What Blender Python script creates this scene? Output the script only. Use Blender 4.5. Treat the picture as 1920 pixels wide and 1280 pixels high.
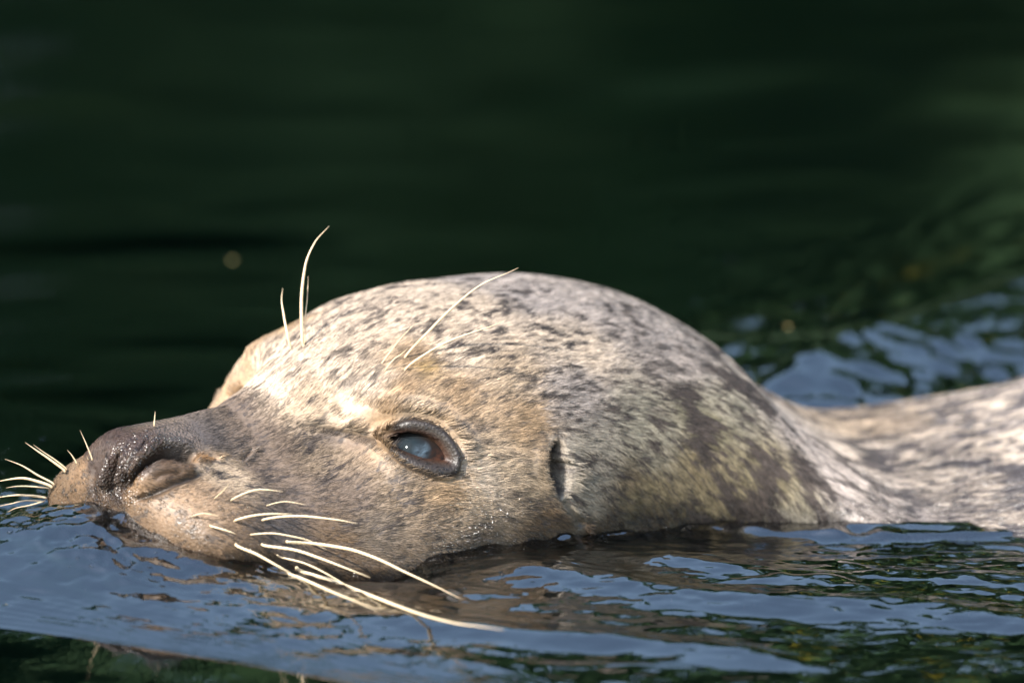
# A seal swimming with its head above dark green water, low sun from the left.
import bpy, math, random
import numpy as np
from mathutils import Vector

SC = bpy.context.scene
COL = SC.collection
for _o in list(bpy.data.objects): bpy.data.objects.remove(_o)
rng = np.random.default_rng(7)

# ---------------------------------------------------------------- scale and camera
K = 0.00017                      # one model unit u is 0.17 mm
ELEV = math.radians(14.3)        # the camera looks down this much
DIST = 4.4
SE, CE = math.sin(ELEV), math.cos(ELEV)
TGT = np.array([348.0, 0.0, 157.0])
WL = -230.0                      # still water level in u; world z = 0
CAMP = TGT - DIST / K * np.array([0.0, CE, -SE])
def tow(P): return (np.asarray(P, float) - np.array([348.0, 0.0, WL])) * K

cam_data = bpy.data.cameras.new('camera')
cam = bpy.data.objects.new('camera', cam_data); COL.objects.link(cam); SC.camera = cam
cam.location = tow(CAMP); cam.rotation_euler = (math.pi/2 - ELEV, 0, 0)
cam_data.sensor_width = 36; cam_data.lens = 36 * DIST / (1920 * K)
cam_data.clip_start = 0.2; cam_data.clip_end = 2000
cam_data.dof.use_dof = True
cam_data.dof.focus_distance = DIST - 0.036
cam_data.dof.aperture_fstop = 7.5

# ---------------------------------------------------------------- light
SUN = Vector((-0.52, -0.50, 0.69)).normalized()
world = bpy.data.worlds.new('World'); SC.world = world; world.use_nodes = True
wn = world.node_tree.nodes; bg = wn['Background']
sky = wn.new('ShaderNodeTexSky'); sky.sky_type = 'NISHITA'; sky.sun_disc = False
sky.sun_elevation = math.asin(SUN.z); sky.sun_rotation = math.atan2(SUN.x, SUN.y)
sky.air_density = 1.4; sky.dust_density = 1.2; sky.ozone_density = 0.3
world.node_tree.links.new(sky.outputs[0], bg.inputs[0]); bg.inputs[1].default_value = 0.15
sl = bpy.data.lights.new('sun', 'SUN'); sl.energy = 4.7; sl.angle = math.radians(0.53); sl.color = (1.0, 0.945, 0.87)
so = bpy.data.objects.new('sun', sl); COL.objects.link(so); so.rotation_euler = SUN.to_track_quat('Z', 'Y').to_euler()
vs = SC.view_settings; vs.view_transform = 'Standard'; vs.look = 'None'; vs.gamma = 1.0; vs.use_curve_mapping = False
vs.exposure = 1.25
SC.cycles.max_bounces = 6; SC.cycles.transparent_max_bounces = 12; SC.cycles.volume_bounces = 0
SC.cycles.sample_clamp_indirect = 4.0; SC.cycles.use_denoising = True
SC.cycles.caustics_reflective = False; SC.cycles.caustics_refractive = False

# ---------------------------------------------------------------- helpers
def _h(ix, iy, iz, seed):
    h = (ix.astype(np.int64)*374761393 + iy.astype(np.int64)*668265263 + iz.astype(np.int64)*2147483647 + seed*144665) & 0xffffffff
    h = ((h ^ (h >> 13)) * 1274126177) & 0xffffffff
    return ((h ^ (h >> 16)) & 0xffffff) / 16777215.0

def noise(x, y, z=None, seed=0):
    """smooth value noise, about -1..1"""
    x = np.asarray(x, float); y = np.asarray(y, float)
    z = np.zeros_like(x) if z is None else np.asarray(z, float)
    ix, iy, iz = np.floor(x), np.floor(y), np.floor(z)
    f = [a - b for a, b in ((x, ix), (y, iy), (z, iz))]
    u, v, w = [a*a*a*(a*(a*6-15)+10) for a in f]
    r = 0
    for dx in (0, 1):
        for dy in (0, 1):
            for dz in ((0, 1) if np.any(z) else (0,)):
                ww = (u if dx else 1-u) * (v if dy else 1-v) * ((w if dz else 1-w) if np.any(z) else 1)
                r = r + ww * _h(ix+dx, iy+dy, iz+dz, seed)
    return r*2 - 1

def fbm(x, y, z=None, oct=3, seed=0):
    r = 0; a = 1; t = 0
    for i in range(oct):
        r = r + a*noise(x*2**i+i*17.3, y*2**i+i*5.1, None if z is None else z*2**i, seed+i); t += a; a *= .5
    return r/t

def mesh_from(name, V, Q, mat=None, parent=None, smooth=True):
    me = bpy.data.meshes.new(name); V = np.ascontiguousarray(V, dtype=np.float32); Q = np.asarray(Q, dtype=np.int32)
    me.vertices.add(len(V)); me.vertices.foreach_set('co', V.ravel())
    me.loops.add(Q.size); me.loops.foreach_set('vertex_index', Q.ravel())
    me.polygons.add(len(Q)); me.polygons.foreach_set('loop_start', np.arange(0, Q.size, Q.shape[1], dtype=np.int32))
    me.update(calc_edges=True)
    if smooth: me.shade_smooth()
    if mat: me.materials.append(mat)
    o = bpy.data.objects.new(name, me); COL.objects.link(o)
    if parent: o.parent = parent
    return o

def tag(o, label=None, cat=None, group=None, kind=None):
    for k, v in (('label', label), ('category', cat), ('group', group), ('kind', kind)):
        if v: o[k] = v
    return o

class Mat:
    def __init__(s, name):
        s.m = bpy.data.materials.new(name); s.m.use_nodes = True; s.t = s.m.node_tree; s.n = s.t.nodes
        s.b = s.n['Principled BSDF']; s.out = s.n['Material Output']
    def new(s, kind, **kw):
        n = s.n.new(kind)
        for k, v in kw.items():
            if k in n.inputs.keys(): n.inputs[k].default_value = v
            else: setattr(n, k, v)
        return n
    def link(s, a, b): s.t.links.new(a, b)
    def set(s, **kw):
        for k, v in kw.items(): s.b.inputs[k.replace('_', ' ')].default_value = v
YAW = math.radians(42.0)
def pchip(x, y, q):
    x = np.asarray(x, float); y = np.asarray(y, float)
    h = np.diff(x); d = np.diff(y) / h
    m = np.zeros_like(y)
    for i in range(1, len(x) - 1):
        if d[i-1] * d[i] > 0:
            w1 = 2*h[i] + h[i-1]; w2 = h[i] + 2*h[i-1]
            m[i] = (w1 + w2) / (w1/d[i-1] + w2/d[i])
    m[0] = d[0]; m[-1] = d[-1]
    q = np.clip(q, x[0], x[-1])
    i = np.clip(np.searchsorted(x, q) - 1, 0, len(x) - 2)
    t = (q - x[i]) / h[i]
    return ((2*t**3-3*t**2+1)*y[i] + (t**3-2*t**2+t)*h[i]*m[i] + (-2*t**3+3*t**2)*y[i+1] + (t**3-t**2)*h[i]*m[i+1])

def sstep(a, b, x):
    t = np.clip((x - a) / (b - a), 0, 1); return t*t*(3-2*t)

def project(p):
    r = np.asarray(p, float) - CAMP
    z = r[..., 1]*CE - r[..., 2]*SE
    f = DIST / K
    return 960 + f*r[..., 0]/z, 640 - f*(r[..., 1]*SE + r[..., 2]*CE)/z, z

T0 = -548.0                      # nose front (t = distance back along the axis, eyes at 0)
KN = [  # t, half width, z of widest line, z top, z bottom, exponent of the upper half
 (-548,   0,  -45,  -45,  -45, 1.9),
 (-543,  85,  -62,   -5, -140, 1.7),
 (-525, 152,  -82,   38, -180, 1.5),
 (-480, 225, -105,   60, -220, 1.42),
 (-410, 258, -118,   70, -250, 1.4),
 (-340, 280, -145,   68, -275, 1.38),
 (-260, 305, -168,   70, -300, 1.30),
 (-180, 334, -185,   96, -330, 1.30),
 (-100, 350, -188,  136, -390, 1.38),
 (   0, 366, -178,  174, -420, 1.66),
 ( 100, 384, -160,  194, -440, 1.9),
 ( 200, 400, -145,  205, -450, 2.1),
 ( 300, 410, -138,  206, -460, 2.15),
 ( 420, 416, -135,  197, -470, 2.15),
 ( 540, 428, -145,  184, -480, 2.15),
 ( 700, 448, -165,  140, -500, 2.15),
 ( 850, 478, -195,   58, -530, 2.1),
 (1000, 540, -240,  -75, -570, 2.1),
 (1200, 745, -290, -172, -680, 2.1),
 (1450, 800, -330, -145, -820, 2.1),
 (1800, 930, -370,  -72, -980, 2.1),
 (2400, 980, -400,  -50, -1080, 2.1),
 (3600, 800, -500, -100, -1080, 2.1),
 (5200, 420, -640, -300, -1000, 2.0),
 (6600, 170, -700, -540, -860, 2.0),
 (7000,  90, -720, -650, -790, 2.0),
 (7050,   0, -720, -720, -720, 2.0)]
KN = np.array(KN, float)
AT = [(-600, 42), (250, 42), (500, 38), (800, 26), (1100, 15), (1500, 6), (2200, 2), (8000, 0)]
_tt = np.arange(T0, 7060, 5.0)
_al = np.radians(pchip([a for a, b in AT], [b for a, b in AT], _tt))
_cx = np.concatenate([[0], np.cumsum(np.cos(_al)[:-1]*5)]); _cy = np.concatenate([[0], np.cumsum(np.sin(_al)[:-1]*5)])
_i0 = np.interp(0, _tt, _cx); _j0 = np.interp(0, _tt, _cy)
_cx -= _i0; _cy -= _j0
def axis(t): return np.interp(t, _tt, _cx), np.interp(t, _tt, _cy), np.interp(t, _tt, _al)

def ring_ts():
    q = []
    u = np.linspace(0, 1, 170) ** 1.0
    a = T0 + (u**2) * 148                       # blunt nose, fine rings
    b = np.arange(a[-1] + 1.9, 700, 1.9)
    c = np.arange(700, 1900, 4.0)
    d = np.linspace(1900, 7050, 90)
    return np.concatenate([a, b, c, d])

def thetas(n):
    # angle from straight up; + = near (camera) side. dense on the near upper side
    g = np.linspace(-math.pi, math.pi, 4001)
    w = 0.35 + 1.0*np.exp(-((g-0.95)/0.85)**2) + 0.35*np.exp(-((g+0.9)/0.7)**2)
    cdf = np.concatenate([[0], np.cumsum((w[1:]+w[:-1])/2)]); cdf /= cdf[-1]
    return np.interp(np.arange(n)/n, cdf, g)

class Grid: pass

def base_grid(nth=560):
    G = Grid()
    t = ring_ts(); th = thetas(nth)
    q = np.sqrt(np.maximum(t - T0, 0)); kq = np.sqrt(KN[:, 0] - T0)
    W, Zw, Zt, Zb, N = [pchip(kq, KN[:, i], q) for i in range(1, 6)]
    cx, cy, al = axis(t)
    T, TH = np.meshgrid(t, th, indexing='ij')
    s, c = np.sin(TH), np.cos(TH)
    up = c >= 0
    n = np.where(up, N[:, None], 2.0)
    far_ = np.interp(t, [850, 1150, 1500, 2000, 3000], [1, .52, .55, .75, 1])           # the back leans away: narrower beyond the spine
    L = W[:, None] * np.sign(s) * np.abs(s)**(2/n) * np.where(s < 0, far_[:, None], 1)
    H = np.where(up, (Zt-Zw)[:, None], (Zw-Zb)[:, None])
    Z = Zw[:, None] + H * np.sign(c) * np.abs(c)**(2/n)
    # near side points to -Y side: lateral unit for backward heading al is (sin al, -cos al)
    X = cx[:, None] + L*np.sin(al)[:, None]; Y = cy[:, None] - L*np.cos(al)[:, None]
    G.P = np.stack([X, Y, Z], -1); G.T = T; G.TH = TH; G.al = al; G.t = t; G.nu = len(t); G.nv = nth
    return G

def normals(G):
    P = G.P
    du = np.gradient(P, axis=0)
    dv = np.roll(P, -1, 1) - np.roll(P, 1, 1)
    n = np.cross(dv, du); l = np.linalg.norm(n, axis=-1, keepdims=True)
    n = n/np.maximum(l, 1e-9)
    n[0] = (-math.cos(YAW), -math.sin(YAW), 0); n[-1] = (1, 0, 0)
    return n

def head(P):
    """world u -> head frame F (forward), L (to the near side), Z"""
    F = -(P[..., 0]*math.cos(YAW) + P[..., 1]*math.sin(YAW))
    L = P[..., 0]*math.sin(YAW) - P[..., 1]*math.cos(YAW)
    return F, L, P[..., 2]

class Picker:
    """finds the surface point seen at a picture position, so that features can be put on the skin"""
    def __init__(s, G, far=False):
        n = normals(G)
        s.P = G.P.reshape(-1, 3); s.n = n.reshape(-1, 3)
        x, y, z = project(s.P)
        v = s.P - CAMP; facing = (v*s.n).sum(-1) < 0
        k = facing & (x > -100) & (x < 2020) & (z > 0) & (y < 1500)
        if far: k = k & (head(s.P)[1] < -90)
        s.P = s.P[k]; s.n = s.n[k]; s.x = x[k]; s.y = y[k]; s.z = z[k]
    def __call__(s, px, py, want='P'):
        d = (s.x-px)**2 + (s.y-py)**2
        c = np.argpartition(d, 12)[:12]
        i = c[np.argmin(s.z[c] + 3*np.sqrt(d[c]))]
        near = np.where(d < 40)[0]
        if len(near): 
            zz = s.z[near]; i = near[np.argmin(zz*1.0 + 2*np.sqrt(d[near]))]
        return s.P[i] if want == 'P' else (s.P[i], s.n[i])
    def line(s, pts, step=6.0):
        pts = smooth2(pts, step)
        C = np.array([s(a, b) for a, b in pts])
        for _ in range(4):
            if len(C) > 3: C[1:-1] = (C[:-2] + 2*C[1:-1] + C[2:])/4
        return C

def smooth2(pts, step=6.0):
    p = np.array(pts, float)
    if len(p) > 2:
        d = np.concatenate([[0], np.cumsum(np.hypot(*np.diff(p, axis=0).T))])
        q = np.arange(0, d[-1]+step*.5, step)
        return np.stack([pchip(d, p[:, 0], q), pchip(d, p[:, 1], q)], -1)
    n = max(2, int(np.hypot(*(p[1]-p[0]))/step)+1)
    return p[0] + (p[1]-p[0])*np.linspace(0, 1, n)[:, None]

def curve_dist(V, C):
    """distance of points V (n,3) to polyline C (m,3), and position 0..1 along it"""
    best = np.full(len(V), 1e18); par = np.zeros(len(V))
    m = len(C)-1
    for i in range(m):
        a, b = C[i], C[i+1]; ab = b-a; L2 = max((ab*ab).sum(), 1e-9)
        t = np.clip(((V-a)@ab)/L2, 0, 1)
        d = ((V - a - t[:, None]*ab)**2).sum(-1)
        k = d < best; best[k] = d[k]; par[k] = (i+t[k])/m
    return np.sqrt(best), par

def poly_sd(x, y, poly):
    """signed distance to a closed polygon, negative inside"""
    poly = np.array(poly, float); n = len(poly)
    d = np.full(x.shape, 1e18); ins = np.zeros(x.shape, bool)
    for i in range(n):
        a = poly[i]; b = poly[(i+1) % n]; e = b-a
        wx, wy = x-a[0], y-a[1]
        t = np.clip((wx*e[0]+wy*e[1])/max((e@e), 1e-9), 0, 1)
        d = np.minimum(d, (wx-t*e[0])**2 + (wy-t*e[1])**2)
        c = (a[1] > y) != (b[1] > y)
        xi = a[0] + (y-a[1])/(b[1]-a[1]+1e-12)*(b[0]-a[0])
        ins ^= c & (x < xi)
    d = np.sqrt(d); return np.where(ins, -d, d)

def closed_smooth(pts, step=4):
    p = np.array(pts, float); n = len(p)
    out = []
    for i in range(n):                                   # Catmull-Rom
        p0, p1, p2, p3 = p[i-1], p[i], p[(i+1) % n], p[(i+2) % n]
        for t in np.linspace(0, 1, 5)[:-1]:
            out.append(.5*((2*p1)+(-p0+p2)*t+(2*p0-5*p1+4*p2-p3)*t*t+(-p0+3*p1-3*p2+p3)*t**3))
    return np.array(out)

EYE_IN = [(706,821),(730,812),(752,808),(780,808),(805,814),(824,825),(837,840),(848,866),(832,868),(817,867),(799,863),(780,857),(761,848),(743,839),(718,829)]
EYE_OUT = [(700,819),(724,796),(742,786),(767,782),(790,784),(811,790),(830,800),(849,820),(861,840),(868,860),(864,884),(855,893),(830,901),(805,897),(774,886),(750,873),(721,848)]

def sculpt(G):
    INF = {}
    lat = np.array([math.sin(YAW), -math.cos(YAW), 0.0])
    # ---- broad forms ------------------------------------------------------------
    def blob(c, r, amt, sym=True):
        F, L, Z = head(G.P); A = np.abs(L) if sym else L
        w = np.exp(-(((F-c[0])/r[0])**2 + ((A-c[1])/r[1])**2 + ((Z-c[2])/r[2])**2))
        w = w*sstep(600, 300, G.T)
        G.P = G.P + normals(G)*(w*amt)[..., None]
    blob((0, 300, 5), (110, 90, 90), 10)                   # eye region stands out
    blob((0, 300, 5), (110, 90, 90), 14, sym=False)
    blob((20, 240, 95), (110, 80, 60), 24)                 # brow
    blob((100, 170, 40), (90, 75, 60), -40)
    blob((85, -180, 40), (70, 60, 50), -26, sym=False)                # hollow before the eye
    blob((430, 215, -90), (90, 90, 80), 16)                # whisker pad
    blob((330, 140, 10), (110, 55, 50), -16)               # side of the nose bridge
    blob((300, 0, 70), (120, 55, 30), 6)
    blob((480, 60, 45), (50, 60, 50), 12)                  # nose pad
    blob((470, 120, -20), (60, 40, 30), -8)
    pk = Picker(G)
    B = G.P.copy(); Nn = normals(G)
    hF, hL, hZ = head(B)
    D = np.zeros(G.P.shape[:2])
    # ---- eye -----------------------------------------------------------------
    def flat(poly):
        Q = np.array([pk(a, b) for a, b in closed_smooth(poly)])
        for _ in range(2): Q = (np.roll(Q, 1, 0) + 2*Q + np.roll(Q, -1, 0))/4
        F, L, Z = head(Q); return np.stack([F, Z], -1), L
    pin, Lin = flat(EYE_IN); pout, Lout = flat(EYE_OUT)
    idx = np.where((np.abs(hF) < 260) & (np.abs(hZ) < 200) & (np.abs(hL) > 120))
    f, z, l = hF[idx], hZ[idx], hL[idx]
    zq = np.where(l > 0, z, pin[:, 1].mean() + (z + 2 - pin[:, 1].mean())/.8); fq = np.where(l > 0, f, (f+26)/.8)   # the far eye sits a little lower
    din = poly_sd(fq, zq, pin); dout = poly_sd(fq, zq, pout)
    zc = pin[:, 1].mean()
    ringw = np.where((din > 0) & (dout < 0), np.sin(np.pi*np.clip(din/np.maximum(din-dout, 1e-6), 0, 1)), 0)
    dis = ringw*10.0
    dis += -8.0*np.exp(-((dout-2)/4.0)**2)*(0.3+0.7*sstep(-30, 10, z - zc))
    dis += 7.0*np.exp(-((dout-17)/10.0)**2)*sstep(-10, 25, z - zc)
    dis = np.where(l > 0, dis, dis*0.25)
    D[idx] += dis
    G.eye_in = np.full(D.shape, 99.0); G.eye_out = np.full(D.shape, 99.0)
    G.eye_in[idx] = din; G.eye_out[idx] = dout
    sink = np.zeros(D.shape); sink[idx] = -75*sstep(0, 12, -din)
    INF['eye'] = (pin, pout, Lin)
    # ---- grooves along lines seen in the picture: width u, depth u -----------------
    pkf = Picker(G, far=True)
    def groove(pts, wid, dep, sym=True, ends=0.15, w2=None, far=False):
        """w2: width on the far/right side of the line when it differs"""
        C = (pkf if far else pk).line(pts); Fc, Lc, Zc = head(C)
        C3 = np.stack([Fc, np.abs(Lc) if sym else Lc, Zc], -1)
        A = np.abs(hL) if sym else hL
        mx = max(np.max(wid), np.max(w2) if w2 is not None else 0)*3.2
        k = (hF > C3[:,0].min()-mx) & (hF < C3[:,0].max()+mx) & (A > C3[:,1].min()-mx) & (A < C3[:,1].max()+mx) & (hZ > C3[:,2].min()-mx) & (hZ < C3[:,2].max()+mx) & (G.T < 900)
        idx = np.where(k)
        V = np.stack([hF[idx], A[idx], hZ[idx]], -1)
        d, par = curve_dist(V, C3)
        pp = np.linspace(0, 1, max(len(np.atleast_1d(wid)), 2))
        w_ = np.interp(par, pp, np.resize(np.atleast_1d(wid), len(pp)))
        if w2 is not None:
            tan = C3[-1]-C3[0]
            i = np.clip((par*(len(C3)-1)).astype(int), 0, len(C3)-2)
            side = np.cross(C3[i+1]-C3[i], V-C3[i])[:, 1]     # seen from the side
            q2 = np.linspace(0, 1, max(len(np.atleast_1d(w2)), 2))
            w_ = np.where(side < 0, w_, np.interp(par, q2, np.resize(np.atleast_1d(w2), len(q2))))
        p_ = np.interp(par, np.linspace(0, 1, max(len(np.atleast_1d(dep)), 2)), np.resize(np.atleast_1d(dep), max(len(np.atleast_1d(dep)), 2)))
        fall = np.exp(-(d/w_)**2)
        if ends: fall = fall*sstep(-0.001, ends, par)*sstep(1.001, 1-ends, par)
        D[idx] += fall*p_
        out = np.zeros(D.shape); out[idx] = fall
        return out
    # nose: wing roll above the slit, slit, lower roll, crease against the whisker pad
    groove([(238,905),(250,870),(268,845),(300,830),(340,832),(372,842)], 13, 12, sym=False)
    groove([(258,922),(275,894),(300,878),(335,876),(368,880)], 12, 7, sym=False)
    G.cr = groove([(246,940),(262,934),(288,923),(327,905),(360,893),(395,880)], [5, 9, 8, 6], [-10, -14, -12, -5], sym=False)
    G.nos = groove([(236,918),(250,893),(266,873),(280,862),(296,853),(312,848),(330,849),(350,853),(374,854)], [4, 4.5, 5, 7, 11, 13, 9], [-12, -18, -26, -38, -58, -60, -26], ends=.08, sym=False)
    G.ph = groove([(222,932),(232,900),(243,872),(262,842),(276,826),(292,814)], [8,7,6], [-18,-15,-9], sym=False)
    groove([(205,852),(198,880),(186,918)], 9, 10, sym=False)
    groove([(234,842),(224,876),(213,910)], 8, 10, sym=False)
    groove([(258,838),(246,866),(234,895)], 7, 8, sym=False)
    groove([(300,812),(330,812),(365,822)], [8], [-4], sym=False)
    groove([(262,816),(290,803),(330,800)], [5], [-3.5], sym=False)
    groove([(226,862),(240,832),(258,812)], [4], [-4], sym=False)
    groove([(378,846),(396,850),(412,862)], [7], [-6], sym=False)
    groove([(286,898),(310,888),(345,886)], [4], [-3], sym=False)
    G.nos2 = groove([(221,842),(217,868),(209,896),(193,934)], [5,8,9,7], [-14,-30,-28,-14], sym=False)
    groove([(178,872),(172,900),(176,935)], 7, -5, sym=False)
    G.fe = groove([(433,754),(440,746),(450,739),(464,732)], 10, -14, sym=False, ends=.2, far=True)
    groove([(424,744),(434,730),(450,721),(470,717)], 8, 7, sym=False, ends=.2, far=True)
    groove([(452,866),(458,856),(466,846),(476,840)], 4, -6)
    # furrow from the eye corner towards the nose, folds behind the eye, ear
    G.fw = groove([(706,820),(680,820),(650,813),(620,806),(585,800),(555,795)], [7,6,5], [-10,-7,-3], ends=.02)
    groove([(700,806),(670,796),(640,790),(600,785)], [16], [5], ends=.4)
    groove([(864,872),(880,868),(897,860),(915,850)], 4, -4)
    groove([(864,884),(878,900),(888,920)], 3.5, -3)
    G.ear = groove([(1052,820),(1040,836),(1033,858),(1035,882),(1043,908),(1056,938)], [4,5,6,6,5,4], [-12,-40,-62,-58,-36,-10], ends=.1, w2=[12,26,36,36,28,14])
    groove([(1034,815),(1022,840),(1014,870),(1022,910),(1046,950),(1085,990)], [18], [4], ends=.25)
    groove([(1054,935),(1072,965),(1100,990)], [8], [-8], ends=.2)
    # wavelets of loose skin
    G.P = B + Nn*D[..., None]
    inn = sink < 0
    G.P[inn] += (lat*np.sign(hL[inn])[:, None])*sink[inn][:, None]
    G.B, G.N0, G.D = B, Nn, D
    G.pk = pk
    return INF

# ================================================================ the seal
G = base_grid(); INFO = sculpt(G); pk = Picker(G)
NRM = normals(G); FH, LH, ZH = head(G.P)

def at_depth(px, py, z):
    f = DIST / K
    r = (px-960)/f*z; u = (640-py)/f*z
    return CAMP + np.array([r, 0, 0]) + z*np.array([0, CE, -SE]) + u*np.array([0, SE, CE])

def depth(P): return (P[..., 1]-CAMP[1])*CE - (P[..., 2]-CAMP[2])*SE

# ---- coat colours: (picture position, reach u, albedo, darkness and scale of the flecks)
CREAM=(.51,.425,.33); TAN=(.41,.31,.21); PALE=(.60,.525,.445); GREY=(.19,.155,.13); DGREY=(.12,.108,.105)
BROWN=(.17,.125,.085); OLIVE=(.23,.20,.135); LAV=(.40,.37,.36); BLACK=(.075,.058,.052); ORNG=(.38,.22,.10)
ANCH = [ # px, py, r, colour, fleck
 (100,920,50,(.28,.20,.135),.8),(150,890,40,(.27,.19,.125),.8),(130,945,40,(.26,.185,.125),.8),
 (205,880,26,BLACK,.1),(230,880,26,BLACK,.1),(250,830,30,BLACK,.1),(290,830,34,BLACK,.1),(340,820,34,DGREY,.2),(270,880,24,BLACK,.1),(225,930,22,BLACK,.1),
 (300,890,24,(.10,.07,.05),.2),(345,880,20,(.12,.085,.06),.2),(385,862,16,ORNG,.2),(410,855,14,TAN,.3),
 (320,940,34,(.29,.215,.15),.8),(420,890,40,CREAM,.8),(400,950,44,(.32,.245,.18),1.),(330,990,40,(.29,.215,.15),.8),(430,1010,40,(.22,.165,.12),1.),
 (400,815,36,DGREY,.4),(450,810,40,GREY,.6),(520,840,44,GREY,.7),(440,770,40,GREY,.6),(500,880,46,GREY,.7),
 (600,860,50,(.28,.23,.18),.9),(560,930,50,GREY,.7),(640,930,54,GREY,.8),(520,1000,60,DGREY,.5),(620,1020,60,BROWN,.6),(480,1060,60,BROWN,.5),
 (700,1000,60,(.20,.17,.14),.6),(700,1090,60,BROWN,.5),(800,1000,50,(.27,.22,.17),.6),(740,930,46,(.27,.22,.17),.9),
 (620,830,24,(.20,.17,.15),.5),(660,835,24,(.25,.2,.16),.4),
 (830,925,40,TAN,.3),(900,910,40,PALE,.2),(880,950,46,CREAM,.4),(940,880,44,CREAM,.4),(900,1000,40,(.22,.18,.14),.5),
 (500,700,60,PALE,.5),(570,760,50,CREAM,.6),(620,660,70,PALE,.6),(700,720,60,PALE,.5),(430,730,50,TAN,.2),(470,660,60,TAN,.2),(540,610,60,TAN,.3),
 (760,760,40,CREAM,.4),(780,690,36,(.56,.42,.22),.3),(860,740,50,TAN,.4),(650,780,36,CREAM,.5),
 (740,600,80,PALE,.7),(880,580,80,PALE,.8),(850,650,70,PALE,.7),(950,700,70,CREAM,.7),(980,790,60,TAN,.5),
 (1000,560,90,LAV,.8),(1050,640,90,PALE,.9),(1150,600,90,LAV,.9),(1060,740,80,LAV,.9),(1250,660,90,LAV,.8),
 (1000,900,50,(.30,.25,.19),.5),(1046,870,15,BLACK,.1),(1064,880,14,(.13,.12,.115),.1),(1100,830,60,(.36,.34,.30),.8),(1090,920,60,(.33,.31,.27),.7),  # the two dark ear anchors paint the shade of its opening
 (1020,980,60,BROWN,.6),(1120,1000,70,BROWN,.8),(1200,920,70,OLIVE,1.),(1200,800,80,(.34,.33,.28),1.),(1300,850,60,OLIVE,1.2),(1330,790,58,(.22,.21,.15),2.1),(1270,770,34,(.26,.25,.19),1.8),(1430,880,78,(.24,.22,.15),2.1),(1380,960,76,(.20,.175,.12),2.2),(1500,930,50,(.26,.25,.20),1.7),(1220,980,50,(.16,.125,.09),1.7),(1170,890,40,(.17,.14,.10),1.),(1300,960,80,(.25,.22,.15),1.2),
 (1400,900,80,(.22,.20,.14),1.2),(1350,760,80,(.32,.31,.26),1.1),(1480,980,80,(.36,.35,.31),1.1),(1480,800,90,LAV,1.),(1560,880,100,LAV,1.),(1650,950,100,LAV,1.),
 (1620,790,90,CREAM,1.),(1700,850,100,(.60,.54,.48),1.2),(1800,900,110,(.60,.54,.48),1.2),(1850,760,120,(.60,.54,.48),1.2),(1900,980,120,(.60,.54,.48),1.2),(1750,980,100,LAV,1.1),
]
_C = []
_TQ = np.linspace(-548, 7060, 400); _TS = np.cumsum(np.interp(_TQ, [-548, -100, 300, 800, 1500, 2500], [.05, .15, .28, .38, .25, .1]))*(_TQ[1]-_TQ[0])
for a in ANCH:
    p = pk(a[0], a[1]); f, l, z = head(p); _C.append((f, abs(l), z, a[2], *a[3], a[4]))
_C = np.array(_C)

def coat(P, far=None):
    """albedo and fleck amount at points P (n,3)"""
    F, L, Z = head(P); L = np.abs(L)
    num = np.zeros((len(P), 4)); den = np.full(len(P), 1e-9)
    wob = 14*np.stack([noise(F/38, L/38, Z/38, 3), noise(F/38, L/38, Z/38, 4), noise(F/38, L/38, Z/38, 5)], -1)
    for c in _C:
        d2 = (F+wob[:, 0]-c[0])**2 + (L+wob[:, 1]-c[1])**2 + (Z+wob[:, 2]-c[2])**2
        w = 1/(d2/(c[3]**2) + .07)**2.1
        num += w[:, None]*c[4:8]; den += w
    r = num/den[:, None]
    return r[:, :3], r[:, 3]

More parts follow.
